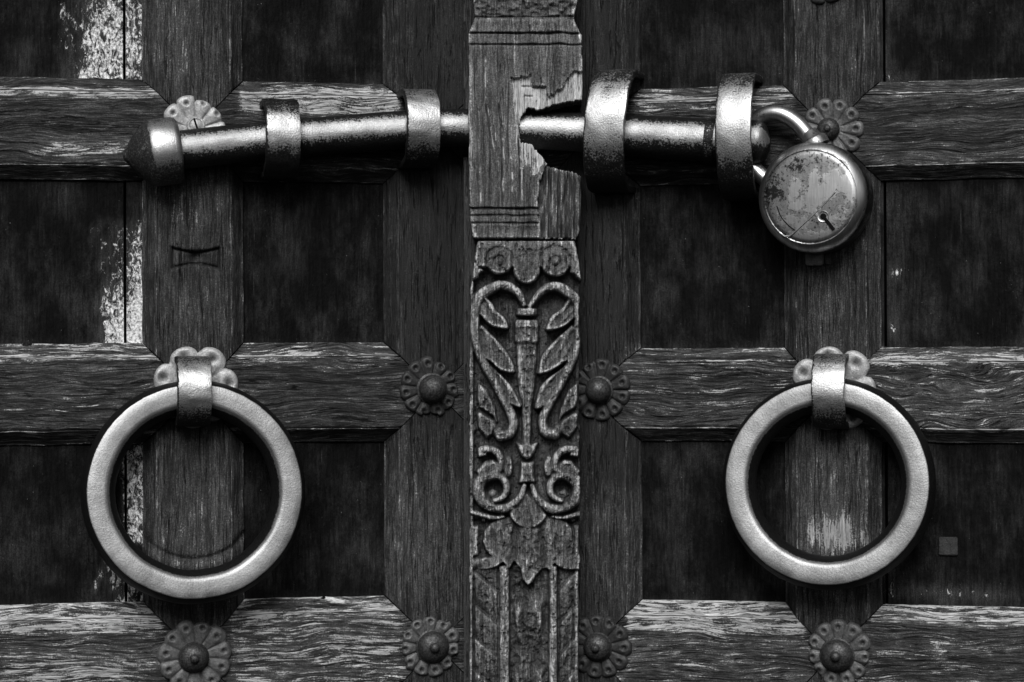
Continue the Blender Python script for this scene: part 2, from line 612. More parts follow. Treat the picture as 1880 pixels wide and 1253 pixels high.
# wear maps (paint gone; negative boxes only darken), in photo positions on each leaf
def wear_rail(side):
    def f(U, Z):
        w = np.full(U.shape, 0.16)
        if side == 'L':
            w += boxf(U, Z, side, -400, 150, 300, 182, 0.55, 5, F)
            w += boxf(U, Z, side, 440, 155, 740, 215, 0.62, 8, F)
            w += gauss(U, Z, side, 160, 275, 110, 25, 0.40, F)
            w += boxf(U, Z, side, -400, 632, 300, 662, 0.42, 5, F)
            w += boxf(U, Z, side, 440, 632, 720, 672, 0.34, 8, F)
            w += gauss(U, Z, side, 60, 720, 90, 60, 0.12, F)
            w += boxf(U, Z, side, -400, 1100, 300, 1158, 0.50, 8, F)
            w += boxf(U, Z, side, -400, 1150, 300, 1300, 0.20, 14, F)
            w += gauss(U, Z, side, 150, 1235, 130, 32, 0.42, F)
            w += boxf(U, Z, side, 420, 1100, 740, 1300, 0.40, 14, F)
        else:
            w += boxf(U, Z, side, 1160, 165, 1460, 200, 0.40, 6, F)
            w += boxf(U, Z, side, 1600, 150, 2400, 180, 0.10, 6, F)
            w += boxf(U, Z, side, 1600, 285, 1900, 305, 0.28, 6, F)
            w += boxf(U, Z, side, 1150, 640, 1450, 800, 0.16, 10, F)
            w += boxf(U, Z, side, 1600, 640, 2400, 668, 0.45, 6, F)
            w += boxf(U, Z, side, 1600, 668, 2400, 800, 0.28, 10, F)
            w += boxf(U, Z, side, 1150, 1100, 1480, 1165, 0.62, 8, F)
            w += boxf(U, Z, side, 1600, 1105, 2400, 1160, 0.52, 8, F)
            w += boxf(U, Z, side, 1000, 1150, 2400, 1320, 0.22, 10, F)
        return w
    return f


def wear_stile(side):
    def f(U, Z):
        w = np.full(U.shape, 0.14)
        if side == 'L':
            w += gauss(U, Z, side, 325, 70, 60, 90, 0.34, F)
            w += gauss(U, Z, side, 345, 380, 60, 70, 0.30, F)
            w += gauss(U, Z, side, 400, 580, 50, 60, 0.10, F)
            w += gauss(U, Z, side, 370, 960, 55, 90, 0.30, F)
            w += gauss(U, Z, side, 780, 990, 60, 110, 0.22, F)
            w += boxf(U, Z, side, 690, -100, 770, 180, 0.12, 10, F)
            w -= boxf(U, Z, side, 690, -300, 980, 800, 0.34, 60, F)  # inner stile darker down to the middle rail
        else:
            w += gauss(U, Z, side, 1530, 985, 60, 34, 0.85, F)
            w += gauss(U, Z, side, 1530, 900, 55, 90, 0.24, F)
            w += gauss(U, Z, side, 1530, 1090, 60, 30, 0.28, F)
            w += gauss(U, Z, side, 1530, 150, 70, 150, 0.12, F)
            w += gauss(U, Z, side, 1530, 560, 70, 100, 0.10, F)
            w += gauss(U, Z, side, 1130, 960, 45, 120, 0.16, F)
            w += gauss(U, Z, side, 1165, 655, 30, 22, 0.55, F)
            w -= boxf(U, Z, side, 940, -300, 1190, 900, 0.34, 60, F)  # inner stile darker down past the middle rail
            w += boxf(U, Z, side, 1130, -60, 1180, 700, 0.10, 6, F)
        return w
    return f


def wear_panel(side):
    def f(U, Z):
        w = np.full(U.shape, 0.06)
        if side == 'L':
            rag = (fbm(U, Z, 1 / 26, 1 / 40, 3, 4) - 0.5) * 120
            Ur = U + rag
            w += boxf(Ur, Z, side, 128, -60, 330, 175, 0.70, 44)
            w += gauss(U, Z, side, 190, 90, 90, 80, 0.22)
            w += boxf(Ur, Z, side, 182, 400, 330, 645, 0.55, 18)
            w += gauss(U, Z, side, 222, 610, 55, 60, 0.46)
            w += gauss(U, Z, side, 255, 540, 16, 130, 0.35)
            w += boxf(U, Z, side, 222, 815, 330, 1000, 0.85, 8)
            w += boxf(Ur, Z, side, 205, 1020, 330, 1110, 0.75, 12)
            w += gauss(U, Z, side, 650, 930, 30, 50, 0.10)
        else:
            w += gauss(U, Z, side, 1290, 85, 40, 45, 0.12)
            w += boxf(U, Z, side, 1600, -60, 1640, 160, 0.30, 8)
            w += gauss(U, Z, side, 1645, 500, 12, 14, 0.9)
            w += gauss(U, Z, side, 1640, 600, 9, 25, 0.75)
            w += gauss(U, Z, side, 1720, 90, 60, 60, 0.14)
            w += gauss(U, Z, side, 1720, 560, 60, 60, 0.12)
            w += gauss(U, Z, side, 1650, 145, 30, 12, 0.4)
            w += gauss(U, Z, side, 1750, 1090, 110, 14, 0.62)
            w += gauss(U, Z, side, 1635, 1070, 12, 40, 0.6)
        return w
    return f


def butterfly(U, Z):
    """sunken bow-tie patch with a dark knot in the left-hand stile"""
    u, z = dl('L', 360, 474, F)
    x = U - u
    y = Z - z
    hw = 10 + 8 * np.clip(np.abs(x) / 42, 0, 1) ** 1.5
    d = np.maximum(np.abs(x) - 41, np.abs(y) - hw)
    edge = np.exp(-(d / 2.2) ** 2)
    dip = -5 * sstep(2, -2, d) - 6 * edge
    dip = dip - 14 * np.exp(-((x - 2) / 11) ** 2 - ((y - 3) / 9) ** 2)
    # curved scar where the ring has been rubbing
    u2, z2 = dl('L', 357, 905, F)
    r = np.hypot(U - u2, Z - z2)
    sc = np.exp(-((r - 118) / 5) ** 2) * (Z < z2 - 70)
    return dip - 5 * sc, -0.3 * edge - 0.12 * (d < 0) + 0.25 * np.exp(-((r - 128) / 5) ** 2) * (Z < z2 - 70)


def build_leaf(side, label, stiles_px, slits):
    door = thing('door_leaf', label, 'door', side)
    rl = []
    for (a, b) in RAILS_PY[side]:
        xm = 470 if side == 'L' else 1410
        za = dl(side, xm, a, F * 0.2)[1]
        zb = dl(side, xm, b, F * 0.2)[1]
        rl.append(((za + zb) / 2, (za - zb) / 2))
    st = []
    for (a, b) in stiles_px:
        ua = dl(side, a, CY, F * 0.3)[0]
        ub = dl(side, b, CY, F * 0.3)[0]
        st.append(((ua + ub) / 2, (ub - ua) / 2))
    # rails between stile centres
    k = 0
    for ri, (zc, h) in enumerate(rl):
        for i in range(len(st) - 1):
            k += 1
            member(door, 'h', st[i][0], st[i + 1][0], zc, h, st[i][1] / h, st[i + 1][1] / h,
                   wear_rail(side), seed=k * 3 + (0 if side == 'L' else 50),
                   mat=M_RAIL_SWIRL if (side, ri, i) in (('R', 2, 1),) else None)
    for si, (uc, h) in enumerate(st):
        for i in range(len(rl) - 1):
            k += 1
            sh = butterfly if (side == 'L' and si == 1 and i in (1, 2)) else None
            member(door, 'v', -rl[i][0], -rl[i + 1][0], uc, h, rl[i][1] / h, rl[i + 1][1] / h,
                   wear_stile(side), sh, seed=k * 3 + (7 if side == 'L' else 57))
    # planks of the sunk panels
    for i in range(len(st) - 1):
        u0 = st[i][0] + st[i][1] - 12
        u1 = st[i + 1][0] - st[i + 1][1] + 12
        cuts = [dl(side, s, CY, 0)[0] for s in slits.get(i, [])]
        for j in range(len(rl) - 1):
            z1 = rl[j][0] - rl[j][1] + 12
            z0 = rl[j + 1][0] + rl[j + 1][1] - 12
            ed = [u0] + cuts + [u1]
            for q in range(len(ed) - 1):
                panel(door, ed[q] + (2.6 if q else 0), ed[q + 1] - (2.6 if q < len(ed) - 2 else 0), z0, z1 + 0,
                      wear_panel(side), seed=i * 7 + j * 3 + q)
    # stub rails and a dark meeting stile added to close the seam against the sky
    if side == 'L':
        useam, ust = -1.5, st[-1]
        for zc, h in rl:
            k += 1
            member(door, 'h', ust[0], useam - 22, zc, h, ust[1] / h, 0, wear_rail(side), seed=k * 3)
        ma, mb = ust[0] + ust[1] - 6, useam
    else:
        useam, ust = 1.5, st[0]
        for zc, h in rl:
            k += 1
            member(door, 'h', useam + 8, ust[0], zc, h, 0, ust[1] / h, wear_rail(side), seed=k * 3)
        ma, mb = useam, ust[0] - ust[1] + 6
    box('added_meeting_stile', (min(ma, mb), -14, rl[-1][0]), (max(ma, mb), 30, rl[0][0]), M_BACK, door, 1.5)
    # unseen dark board added behind the panels so no sky shows through
    u0 = st[0][0] if side == 'L' else useam
    u1 = useam if side == 'L' else st[-1][0]
    bx = np.array([[u, -y, z] for u in (u0, u1) for y in (-40, -52) for z in (rl[-1][0], rl[0][0])], float)
    bf = [(0, 1, 3, 2), (4, 6, 7, 5), (0, 4, 5, 1), (2, 3, 7, 6), (0, 2, 6, 4), (1, 5, 7, 3)]
    mesh_obj('added_backing_board', bx, bf, M_BACK, door, smooth=False, attrs={'wear': np.zeros(8)})
    return door


left_door = build_leaf('L', 'left leaf of the dark timber double door, pale paint flaking beside its plank gaps', 
                       [(-420, -236), (262, 447), (706, 884)], {0: [-388, 230]})
right_door = build_leaf('R', 'right leaf of the weathered dark timber double door, behind the round padlock',
                        [(1000, 1175), (1440, 1617), (2110, 2290)], {1: [1626]})


# ------------------------------------------------------------------ rosettes and studs
def rosette(door, side, px, py, rad, n, kind, mat, rot=0.0, stud=None, seed=0, base=F + 1.5):
    u0, z0 = dl(side, px, py, base)
    nth = n * 12
    nr = 22
    th = np.linspace(0, 2 * math.pi, nth + 1)
    rr = np.linspace(0, 1, nr)
    TH, RR = np.meshgrid(th, rr, indexing='ij')
    ph = (TH - rot) * n / (2 * math.pi)
    fr = ph - np.floor(ph) - 0.5                 # -0.5..0.5 across a petal
    idx = np.floor(ph).astype(int) % n
    jit = np.array([random.Random(seed * 31 + k).uniform(-0.055, 0.04) for k in range(n)])[idx]
    c = np.sqrt(np.clip(1 - (2 * fr) ** 2, 0, 1))
    if kind == 'round':
        Rm = rad * ((0.87 if n > 8 else 0.70) + (0.13 if n > 8 else 0.30) * c ** 0.8 + jit * c)
        if n > 8:
            Rm = Rm * (1 - 0.10 * (vnoise(TH * 1.3, RR * 0, seed=seed + 3) > 0.72))
    else:
        Rm = rad * (0.78 + 0.22 * c ** 0.8 + jit * c)
    R = RR * Rm
    H = 3.5 - 5.0 * (R / rad) ** 2 * 0.3
    groove = np.exp(-(fr * R * 2 * math.pi / n / 2.0) ** 2 * 0 - ((0.5 - np.abs(fr)) * R * 2 * math.pi / n / 1.2) ** 2)
    H = H + 3.5 * c * sstep(0.3, 0.75, RR) - 3.2 * groove * sstep(0.3, 0.5, RR)
    H = H - 5 * np.clip((RR - 0.95) / 0.05, 0, 1)
    # punched dimple near each petal tip
    pr = rad * (0.78 if kind == 'round' else 0.76)
    dx = fr * R * 2 * math.pi / n
    dr = R - pr
    hr = (4.4 if kind == 'round' else 4.6) * (1.0 if n > 8 else 1.9)
    dd = np.hypot(dx, dr)
    H = H - 4.5 * np.exp(-(dd / hr) ** 4) + 1.4 * np.exp(-((dd - hr * 1.5) / 2.0) ** 2)
    pit = np.exp(-(dd / (hr * 0.9)) ** 4) * 0.85 + groove * 0.5 * sstep(0.35, 0.5, RR)
    X = R * np.cos(TH) + (vnoise(TH * 9, RR * 3, seed=seed) - 0.5) * 1.5
    Z = R * np.sin(TH)
    Y = H
    V = np.stack([X.ravel(), -Y.ravel(), Z.ravel()], -1)
    fc = gridfaces(nth + 1, nr)
    # skirt
    edge = np.arange(nth + 1) * nr + nr - 1
    V2 = V[edge].copy()
    V2[:, 1] = 3.0
    off = len(V)
    V = np.vstack([V, V2])
    sk = np.stack([edge[:-1], edge[1:], off + np.arange(1, nth + 1), off + np.arange(nth)], -1)
    fc = np.vstack([fc, sk])
    at = np.concatenate([np.clip(pit, 0, 1).ravel(), np.zeros(nth + 1)])
    o = mesh_obj('rosette', V, fc, mat, door, attrs={'pit': at})
    o.location = Vector((u0, -base, z0)) * S
    bm = bmesh.new()
    bm.from_mesh(o.data)
    bmesh.ops.remove_doubles(bm, verts=bm.verts, dist=1e-6)
    bmesh.ops.recalc_face_normals(bm, faces=bm.faces)
    bm.to_mesh(o.data)
    bm.free()
    if stud:
        sx, sy, sr, sk_ = stud
        us, zs = dl(side, sx, sy, base + 12)
        if sk_ == 'dome':
            prof = [(sr * 1.12, 0), (sr * 1.12, 4), (sr * 0.98, 6), (sr, 10)] + \
                   [(sr * math.cos(a), 10 + sr * 0.95 * math.sin(a)) for a in np.linspace(0.1, math.pi / 2, 12)]
        elif sk_ == 'nipple':
            prof = [(sr * 1.1, 0), (sr * 1.1, 4), (sr, 6)] + \
                   [(sr * math.cos(a) * 1.0, 6 + sr * 0.7 * math.sin(a)) for a in np.linspace(0.05, 1.2, 9)] + \
                   [(sr * 0.30, 6 + sr * 0.72), (sr * 0.27, 6 + sr * 0.86), (sr * 0.16, 6 + sr * 0.95), (0, 6 + sr * 0.98)]
        else:   # slotted screw
            prof = [(sr, 0), (sr, 5), (sr * 0.92, 7), (sr * 0.75, 7.2), (sr * 0.7, 5.5), (sr * 0.5, 8), (0, 9)]
        s = lathe('stud' if sk_ != 'screw' else 'screw', prof, 40, M_STUD if sk_ != 'screw' else mat, o,
                  polish_glint=lambda a, r, h: 0.42 + 0.0 * a, extra='pit')
        s.location = Vector((us - u0, -4, zs - z0)) * S
        if sk_ == 'screw':
            b = box('screw_slot', (-1.6, -11, -sr * 0.8), (1.6, -5, sr * 0.8), M_HOLE, s)
            b.parent = o
            b.location = s.location
            b.rotation_euler = (0, math.radians(-18), 0)
    return o


def lathe(name, prof, n, mat, parent, polish_glint=None, extra=None, bend=None):
    """profile (r, h) turned about the local -Y axis (towards the viewer)"""
    prof = np.array(prof, float)
    th = np.linspace(0, 2 * math.pi, n, endpoint=False)
    m = len(prof)
    V = []
    for a in th:
        for r, h in prof:
            V.append((r * math.cos(a), -h, r * math.sin(a)))
    V = np.array(V)
    f = []
    for i in range(n):
        for j in range(m - 1):
            a, b = i * m + j, ((i + 1) % n) * m + j
            f.append((a, b, b + 1, a + 1))
    A = np.repeat(th, m)
    P = polish_glint(A, np.tile(prof[:, 0], n), np.tile(prof[:, 1], n)) if polish_glint else np.ones(len(V)) * 0.5
    at = {'polish_glint': P}
    if extra:
        at[extra] = np.zeros(len(V))
    o = mesh_obj(name, V, f, mat, parent, attrs=at)
    bm = bmesh.new()
    bm.from_mesh(o.data)
    bmesh.ops.remove_doubles(bm, verts=bm.verts, dist=1e-6)
    bm.to_mesh(o.data)
    bm.free()
    return sharp(o, 50)


PI = math.pi
rosette(left_door, 'L', 358, 238, 62, 10, 'round', M_PETAL_L, 0.32, (360, 230, 16, 'screw'), 1)
rosette(left_door, 'L', 358, 712, 76, 7, 'round', M_PETAL_L, 0.574, None, 2)
rosette(left_door, 'L', 788, 712, 56, 11, 'round', M_PETAL_D, 0.2, (794, 714, 25, 'dome'), 3)
rosette(left_door, 'L', 358, 1205, 66, 11, 'round', M_PETAL_M, 0.45, (356, 1208, 25, 'nipple'), 4)
rosette(left_door, 'L', 788, 1186, 58, 11, 'round', M_PETAL_M, 0.1, (795, 1188, 28, 'nipple'), 5)
rosette(right_door, 'R', 1528, 238, 56, 10, 'tear', M_PETAL_M, 0.31, (1520, 237, 18, 'nipple'), 6)
rosette(right_door, 'R', 1530, 714, 77, 7, 'round', M_PETAL_L, 0.39, None, 7)
rosette(right_door, 'R', 1100, 716, 58, 11, 'round', M_PETAL_D, 0.0, (1099, 717, 23, 'dome'), 8)
rosette(right_door, 'R', 1100, 1187, 59, 11, 'round', M_PETAL_D, 0.25, (1096, 1189, 24, 'nipple'), 9)
rosette(right_door, 'R', 1540, 1200, 60, 11, 'round', M_PETAL_M, 0.15, (1536, 1204, 28, 'nipple'), 10)
rosette(right_door, 'R', 1516, -52, 58, 11, 'round', M_PETAL_D, 0.15, (1516, -52, 26, 'nipple'), 11)


# ------------------------------------------------------------------ strap staples (parts of the leaves)
def strap(door, side, px, py, w, Rz, depth_c, Rd, th=12, seed=0, name='staple', tilt=0.0, pol=(0.0, 1.0, 0.45)):
    """flat iron loop, axis along the leaf; centre (px,py) seen at its front"""
    u0, z0 = dl(side, px, py, depth_c + Rd)
    na = 56
    path = []
    for d in np.linspace(-6, depth_c, 6)[:-1]:
        path.append((d, Rz, 0))
    for a in np.linspace(PI / 2, -PI / 2, na):
        path.append((depth_c + Rd * math.cos(a), Rz * math.sin(a), a))
    for d in np.linspace(depth_c, -6, 6)[1:]:
        path.append((d, -Rz, 0))
    path = np.array(path)
    tan = np.gradient(path[:, :2], axis=0)
    tan /= np.linalg.norm(tan, axis=1)[:, None]
    nrm = np.stack([-tan[:, 1], tan[:, 0]], -1)
    # outward check
    cen = path[:, :2] - np.array([depth_c * 0.6, 0])
    sgn = np.sign((nrm * cen).sum(1))
    nrm *= sgn[:, None]
    b = 2.6
    hw = w / 2
    xs = np.linspace(-hw + b * 1.6, hw - b * 1.6, 7)
    cs = [(x, -0.4 * (x / hw) ** 2) for x in xs]
    cs += [(hw - 0.8, -0.9), (hw, -b), (hw, -th + 2), (hw - 2, -th)]
    cs += [(-hw + 2, -th), (-hw, -th + 2), (-hw, -b), (-hw + 0.8, -0.9)]
    cs = np.array(cs)
    m = len(cs)
    V = []
    P = []
    for i, (d, z, a) in enumerate(path):
        for k, (x, h) in enumerate(cs):
            nz = vnoise(np.array([i * 0.35]), np.array([x * 0.06 + k * 0.2]), seed=seed)[0] - 0.5
            hh = h + nz * 1.6
            V.append((x + (vnoise(np.array([i * 0.3]), np.array([math.copysign(1, x)]), seed=seed + 2)[0] - 0.5) * 2.0
                      + tilt * z, -(d + nrm[i, 0] * hh), z + nrm[i, 1] * hh))
            el_ = z / Rz
            pv = pol[2] + (pol[1] - pol[2]) * math.exp(-((el_ - 0.18) / 0.52) ** 2)  # worn front, with highlight and dark top and bottom painted into the tone
            pv -= 0.35 * max(0.0, -el_ - 0.35)
            pv = pv + pol[0]
            if k > 8:
                pv = 0.25
            P.append(pv)
    f = []
    for i in range(len(path) - 1):
        for k in range(m):
            k2 = (k + 1) % m
            f.append((i * m + k, (i + 1) * m + k, (i + 1) * m + k2, i * m + k2))
    f.append(tuple(range(m)))
    f.append(tuple((len(path) - 1) * m + k for k in range(m))[::-1])
    o = mesh_obj(name, V, f, M_STRAP, door, attrs={'polish_glint': P})
    o.location = Vector((u0, 0, z0)) * S
    return sharp(o, 42)


strap(left_door, 'L', 521, 249, 61, 70, 78, 68, seed=1, tilt=0.0, pol=(-0.12, 1.0, 0.30))
strap(left_door, 'L', 779, 230, 60, 70, 78, 68, seed=2, tilt=0.0)
strap(right_door, 'R', 1108, 233, 72, 110, 62, 96, seed=3, tilt=0.07, pol=(0, 0.85, 0.35), th=13)
strap(right_door, 'R', 1345, 243, 62, 112, 62, 96, seed=4, tilt=0.0, pol=(0, 0.95, 0.35), th=13)
strap(left_door, 'L', 358, 720, 60, 62, 66, 60, seed=5)
strap(right_door, 'R', 1519, 720, 57, 66, 66, 60, seed=6)


# ------------------------------------------------------------------ tubes
def frame_path(P):
    P = np.array(P, float)
    T = np.gradient(P, axis=0)
    T /= np.linalg.norm(T, axis=1)[:, None]
    up = np.array([0, -1.0, 0])
    out = []
    for t in T:
        n = up - t * np.dot(up, t)
        n /= np.linalg.norm(n)
        b = np.cross(t, n)
        out.append((n, b))
    return P, T, out


def tube(name, P, R, mat, parent, n=40, polish_glint=None, seed=0, rough=0.0):
    """R: radius per point; polish(angle, s) ; angle 0 = towards viewer, +pi/2 = up"""
    P, T, fr = frame_path(P)
    V = []
    A = []
    for i, p in enumerate(P):
        nn, bb = fr[i]
        if bb[2] < 0:
            bb = -bb
        for k in range(n):
            a = 2 * PI * k / n
            r = R[i] * (1 + rough * (vnoise(np.array([i * 0.25]), np.array([k * 0.3]), seed=seed)[0] - 0.5))
            V.append(p + (nn * math.cos(a) + bb * math.sin(a)) * r)
            aa = a if a <= PI else a - 2 * PI
            A.append(polish_glint(aa, i / (len(P) - 1)) if polish_glint else 0.6)
    f = []
    for i in range(len(P) - 1):
        for k in range(n):
            k2 = (k + 1) % n
            f.append((i * n + k, (i + 1) * n + k, (i + 1) * n + k2, i * n + k2))
    f.append(tuple(range(n))[::-1])
    f.append(tuple((len(P) - 1) * n + k for k in range(n)))
    o = mesh_obj(name, V, f, mat, parent, attrs={'polish_glint': A})
    return sharp(o, 50)


def wpt(px, py, dep):
    """photo pixel at world depth dep (towards the camera) -> world point in px units"""
    k = (D - dep) / D
    return np.array([(px - CX) * k, -dep, (CY - py) * k])


# ------------------------------------------------------------------ sliding bolt
def leafdepth(px):
    return (960 - px) * math.tan(math.radians(12)) if px < 960 else (px - 960) * math.tan(math.radians(14))


bolt = thing('sliding_bolt', 'long round iron bolt with a pointed cap, sliding through four strap loops across the doors', 'bolt',
             loc=wpt(960, 240, 108))
b0 = Vector(bolt.location) / S
ctrl = [(300, 279, 218), (410, 267, 194), (520, 256, 172), (640, 246, 146), (770, 237, 124), (850, 236, 114), (960, 239, 108),
        (1060, 243, 116), (1140, 248, 128), (1230, 254, 146), (1345, 259, 172), (1400, 261, 184), (1414, 261, 187)]
cp = [wpt(*c) - np.array(b0) for c in ctrl]
Q = np.array(spline(cp, 8))
rad = np.interp(np.linspace(0, 1, len(Q)), [0, 0.35, 0.5, 0.75, 1], [34, 34, 33, 38, 38])
# rounded right end
Lc = np.concatenate([[0], np.cumsum(np.linalg.norm(np.diff(Q, axis=0), axis=1))])
tail = Lc[-1] - Lc
rad = rad * np.sqrt(np.clip(1 - np.clip(1 - tail / 22, 0, 1) ** 2, 0.05, 1))
rod_highlight = lambda a, s: -0.05 + 1.05 * math.exp(-((a - 0.22) / 0.62) ** 2)  # highlight and dark underside painted into the rod's tone
tube('rod', Q, rad, M_ROD, bolt, 56, rod_highlight, 3, 0.03)
# extra rounding of the end
e0 = Q[-1]
ax = (Q[-1] - Q[-4])
ax /= np.linalg.norm(ax)


def oriented_lathe(name, prof, origin, axis, mat, parent, pol, n=56):
    o = lathe(name, prof, n, mat, parent, pol)
    o.location = Vector(origin) * S
    o.rotation_mode = 'QUATERNION'
    o.rotation_quaternion = Vector(axis).to_track_quat('-Y', 'Z')
    return o


# the pointed cap: profile measured from its flat back to its tip
ax2 = Q[0] - Q[5]
ax2 /= np.linalg.norm(ax2)
capP = [(30, -16), (52, -16), (57, -12), (58.5, -6), (59, 10), (59, 26), (58, 32), (55, 38)]
capP += [(51, 44), (44, 52), (36, 60), (27, 67), (18, 73), (13, 75.5), (11.5, 78), (8, 81), (4, 82.5), (0, 83)]
capo = oriented_lathe('end_cap', capP, Q[0] + ax2 * (-12), ax2, M_CAP, bolt,
                      lambda a, r, h: 0.36 + 0.62 * (np.abs(h - 8) < 26) * np.exp(-((np.sin(a) - 0.25) / 0.5) ** 2), 64)  # collar brightest just above mid-height, painted like the rod's highlight
# thin collar seen before the last strap
tc = int(len(Q) * 0.80)
pts = [wpt(1296, 258, 162) - np.array(b0), wpt(1306, 258.6, 164) - np.array(b0), wpt(1312, 259, 165) - np.array(b0)]
tube('collar', pts, [39.5, 40.5, 39.5], M_ROD, bolt, 48, lambda a, s: 0.25, 5)


# ------------------------------------------------------------------ ring knockers
def ring(side, px, py, R0, label, tiltx, seed):
    d = 88
    u, z = dl(side, px, py, d)
    t = door_thing('ring_knocker', label, 'door knocker', side, u, d, z, 'ring knockers on the two leaves')
    # section in (radius, depth): black outer flank, flat polished face, black inner flank
    w = 1.0
    sec = [(R0 - 4, -24), (R0 - 1, -16), (R0, -6), (R0 - 2, 6), (R0 - 5.5, 16), (R0 - 8.5, 22), (R0 - 10, 24), (R0 - 12, 24.8),
           (R0 - 24, 25.2), (R0 - 38, 25.0), (R0 - 43, 24.2), (R0 - 46, 22), (R0 - 50, 17), (R0 - 54, 10), (R0 - 58, 1), (R0 - 60, -8),
           (R0 - 58, -16), (R0 - 50, -26), (R0 - 30, -30), (R0 - 12, -29)]
    polv = [-.3, -.3, -.2, -.2, -.2, -.1, 0.5, 1.0, 1.1, 1.1, 1.1, 0.8, 0.30, 0.05, -.2, -.2, -.3, -.3, -.3, -.3]
    n = 180
    V = []
    P = []
    for i in range(n):
        a = 2 * PI * i / n
        wob = (vnoise(np.array([i * 0.12]), np.array([1.0]), seed=seed)[0] - 0.5) * 1.6
        for k, (r, h) in enumerate(sec):
            q = (vnoise(np.array([i * 0.7]), np.array([k * 1.3]), seed=seed + 4)[0] - 0.5) * 0.8
            V.append(((r + wob + q) * math.cos(a), -(h + q * 0.6), (r + wob + q) * math.sin(a)))
            P.append(polv[k])
    m = len(sec)
    f = []
    for i in range(n):
        for k in range(m):
            a_, b_ = i * m + k, ((i + 1) % n) * m + k
            k2 = (k + 1) % m
            f.append((a_, b_, ((i + 1) % n) * m + k2, i * m + k2))
    o = mesh_obj('ring', V, f, M_RING, t, attrs={'polish_glint': P})
    o.rotation_euler = (math.radians(tiltx), 0, 0)
    bm = bmesh.new()
    bm.from_mesh(o.data)
    bmesh.ops.recalc_face_normals(bm, faces=bm.faces)
    bm.to_mesh(o.data)
    bm.free()
    return t


ring('L', 357, 903, 196, 'heavy iron ring handle hanging below the left end of the bolt', -5, 1)
ring('R', 1520, 888, 186, 'heavy iron ring handle hanging below the round padlock', -5, 2)

# ------------------------------------------------------------------ padlock
lu, lz = dl('R', 1487, 362, 118)
lock = None
lock = door_thing('padlock', 'round scuffed steel padlock locked through the right end of the bolt', 'padlock', 'R', lu + 5, 82, lz)
lock.matrix_world = lock.matrix_world @ Matrix.Rotation(math.radians(-6), 4, 'Z')
R_ = 97.0
bp = [(0, -42), (R_ - 14, -42), (R_ - 5, -38), (R_, -28), (R_ + 0.5, 0), (R_, 18), (R_ - 1.5, 24), (R_ - 4.5, 29.5), (R_ - 9, 34.5), (R_ - 15, 38),
      (R_ - 16.5, 36.8), (R_ - 18, 38.2), (R_ - 30, 39.6), (R_ - 60, 41), (0, 41.6)]
# refine flat parts so the wear can vary
def refine(pr, step=6):
    out = []
    for i in range(len(pr) - 1):
        a, b = np.array(pr[i], float), np.array(pr[i + 1], float)
        k = max(1, int(np.linalg.norm(b - a) / step))
        for j in range(k):
            out.append(tuple(a + (b - a) * j / k))
    out.append(pr[-1])
    return out


def lockpol(a, r, h):
    x = r * np.cos(a)
    z = r * np.sin(a)
    p = np.full(a.shape, 0.64)
    p -= 0.30 * np.exp(-((x + 68) / 32) ** 2 - ((z - 5) / 48) ** 2)
    p -= 0.22 * np.exp(-((x + 5) / 60) ** 2 - ((z - 55) / 28) ** 2)
    p += 0.15 * np.exp(-((x - 10) / 45) ** 2 - ((z - 0) / 35) ** 2)
    p = np.where(h < 24, 0.05, p)
    p = np.where((h >= 28) & (r > R_ - 15), 1.0, p)
    return p


lathe('lock_body', refine(bp), 96, M_LOCK, lock, lockpol)


def onface(px, py, lift=0.0):
    """photo pixel on the padlock face -> lock-local coordinates"""
    u, z = dl('R', px, py, 82 + 41 + lift)
    return u - lu, z - lz


def ltube(name, pts, r, mat, lift, pol=0.8, n=10):
    P = []
    for (a, b) in pts:
        x, z = onface(a, b)
        P.append((x, -(41 + lift), z))
    return tube(name, np.array(spline(P, 6)), [r] * ((len(P) - 1) * 6 + 1), mat, lock, n, lambda a, s: pol)


ltube('cover_edge', [(1440, 434), (1450, 432), (1470, 415), (1500, 388), (1534, 353)], 1.5, M_LOCK, -0.6, 0.95)
ltube('cover_edge', [(1424, 378), (1432, 398), (1447, 415), (1460, 424)], 0.9, M_HOLE, -0.4, 0.0)
kx, kz = onface(1511, 398)
kr = lathe('keyhole_ring', [(0, 0), (7.6, 0), (7.8, 1.4), (9.6, 1.8), (10.4, 0), (10.4, -2)], 32, M_LOCK, lock, lambda a, r, h: 1.0 + 0 * a)
kr.location = Vector((kx, -40.6, kz)) * S
kp = lathe('keyhole', [(0, 0), (5.4, 0), (5.4, -3)], 24, M_HOLE, lock)
kp.location = Vector((kx, -41.6, kz)) * S
ks = box('key_slot', (-3.1, -0.8, -30), (3.1, 1, 0), M_HOLE, lock, 0.4)
ks.location = Vector((kx, -41.6, kz)) * S
ks.rotation_euler = (0, math.radians(-38), 0)

# shackle, passing through the eye of the bolt behind the strap
shp = [(1492, 285, 80), (1484, 262, 80), (1470, 240, 80), (1450, 221, 80), (1426, 209, 80), (1402, 209, 79), (1382, 219, 77), (1366, 238, 76), (1358, 264, 76),
       (1362, 290, 77), (1376, 309, 79), (1396, 327, 80), (1425, 345, 80)]
P = []
for (a, b, dd) in shp:
    u, z = dl('R', a, b, dd)
    P.append((u - lu, -(dd - 82), z - lz))
Qs = np.array(spline(P, 7))
tube('shackle', Qs, [14.5] * len(Qs), M_LOCK, lock, 28,
     lambda a, s: 1.05 if s < 0.36 else (0.55 if s < 0.6 else 0.9), 9)
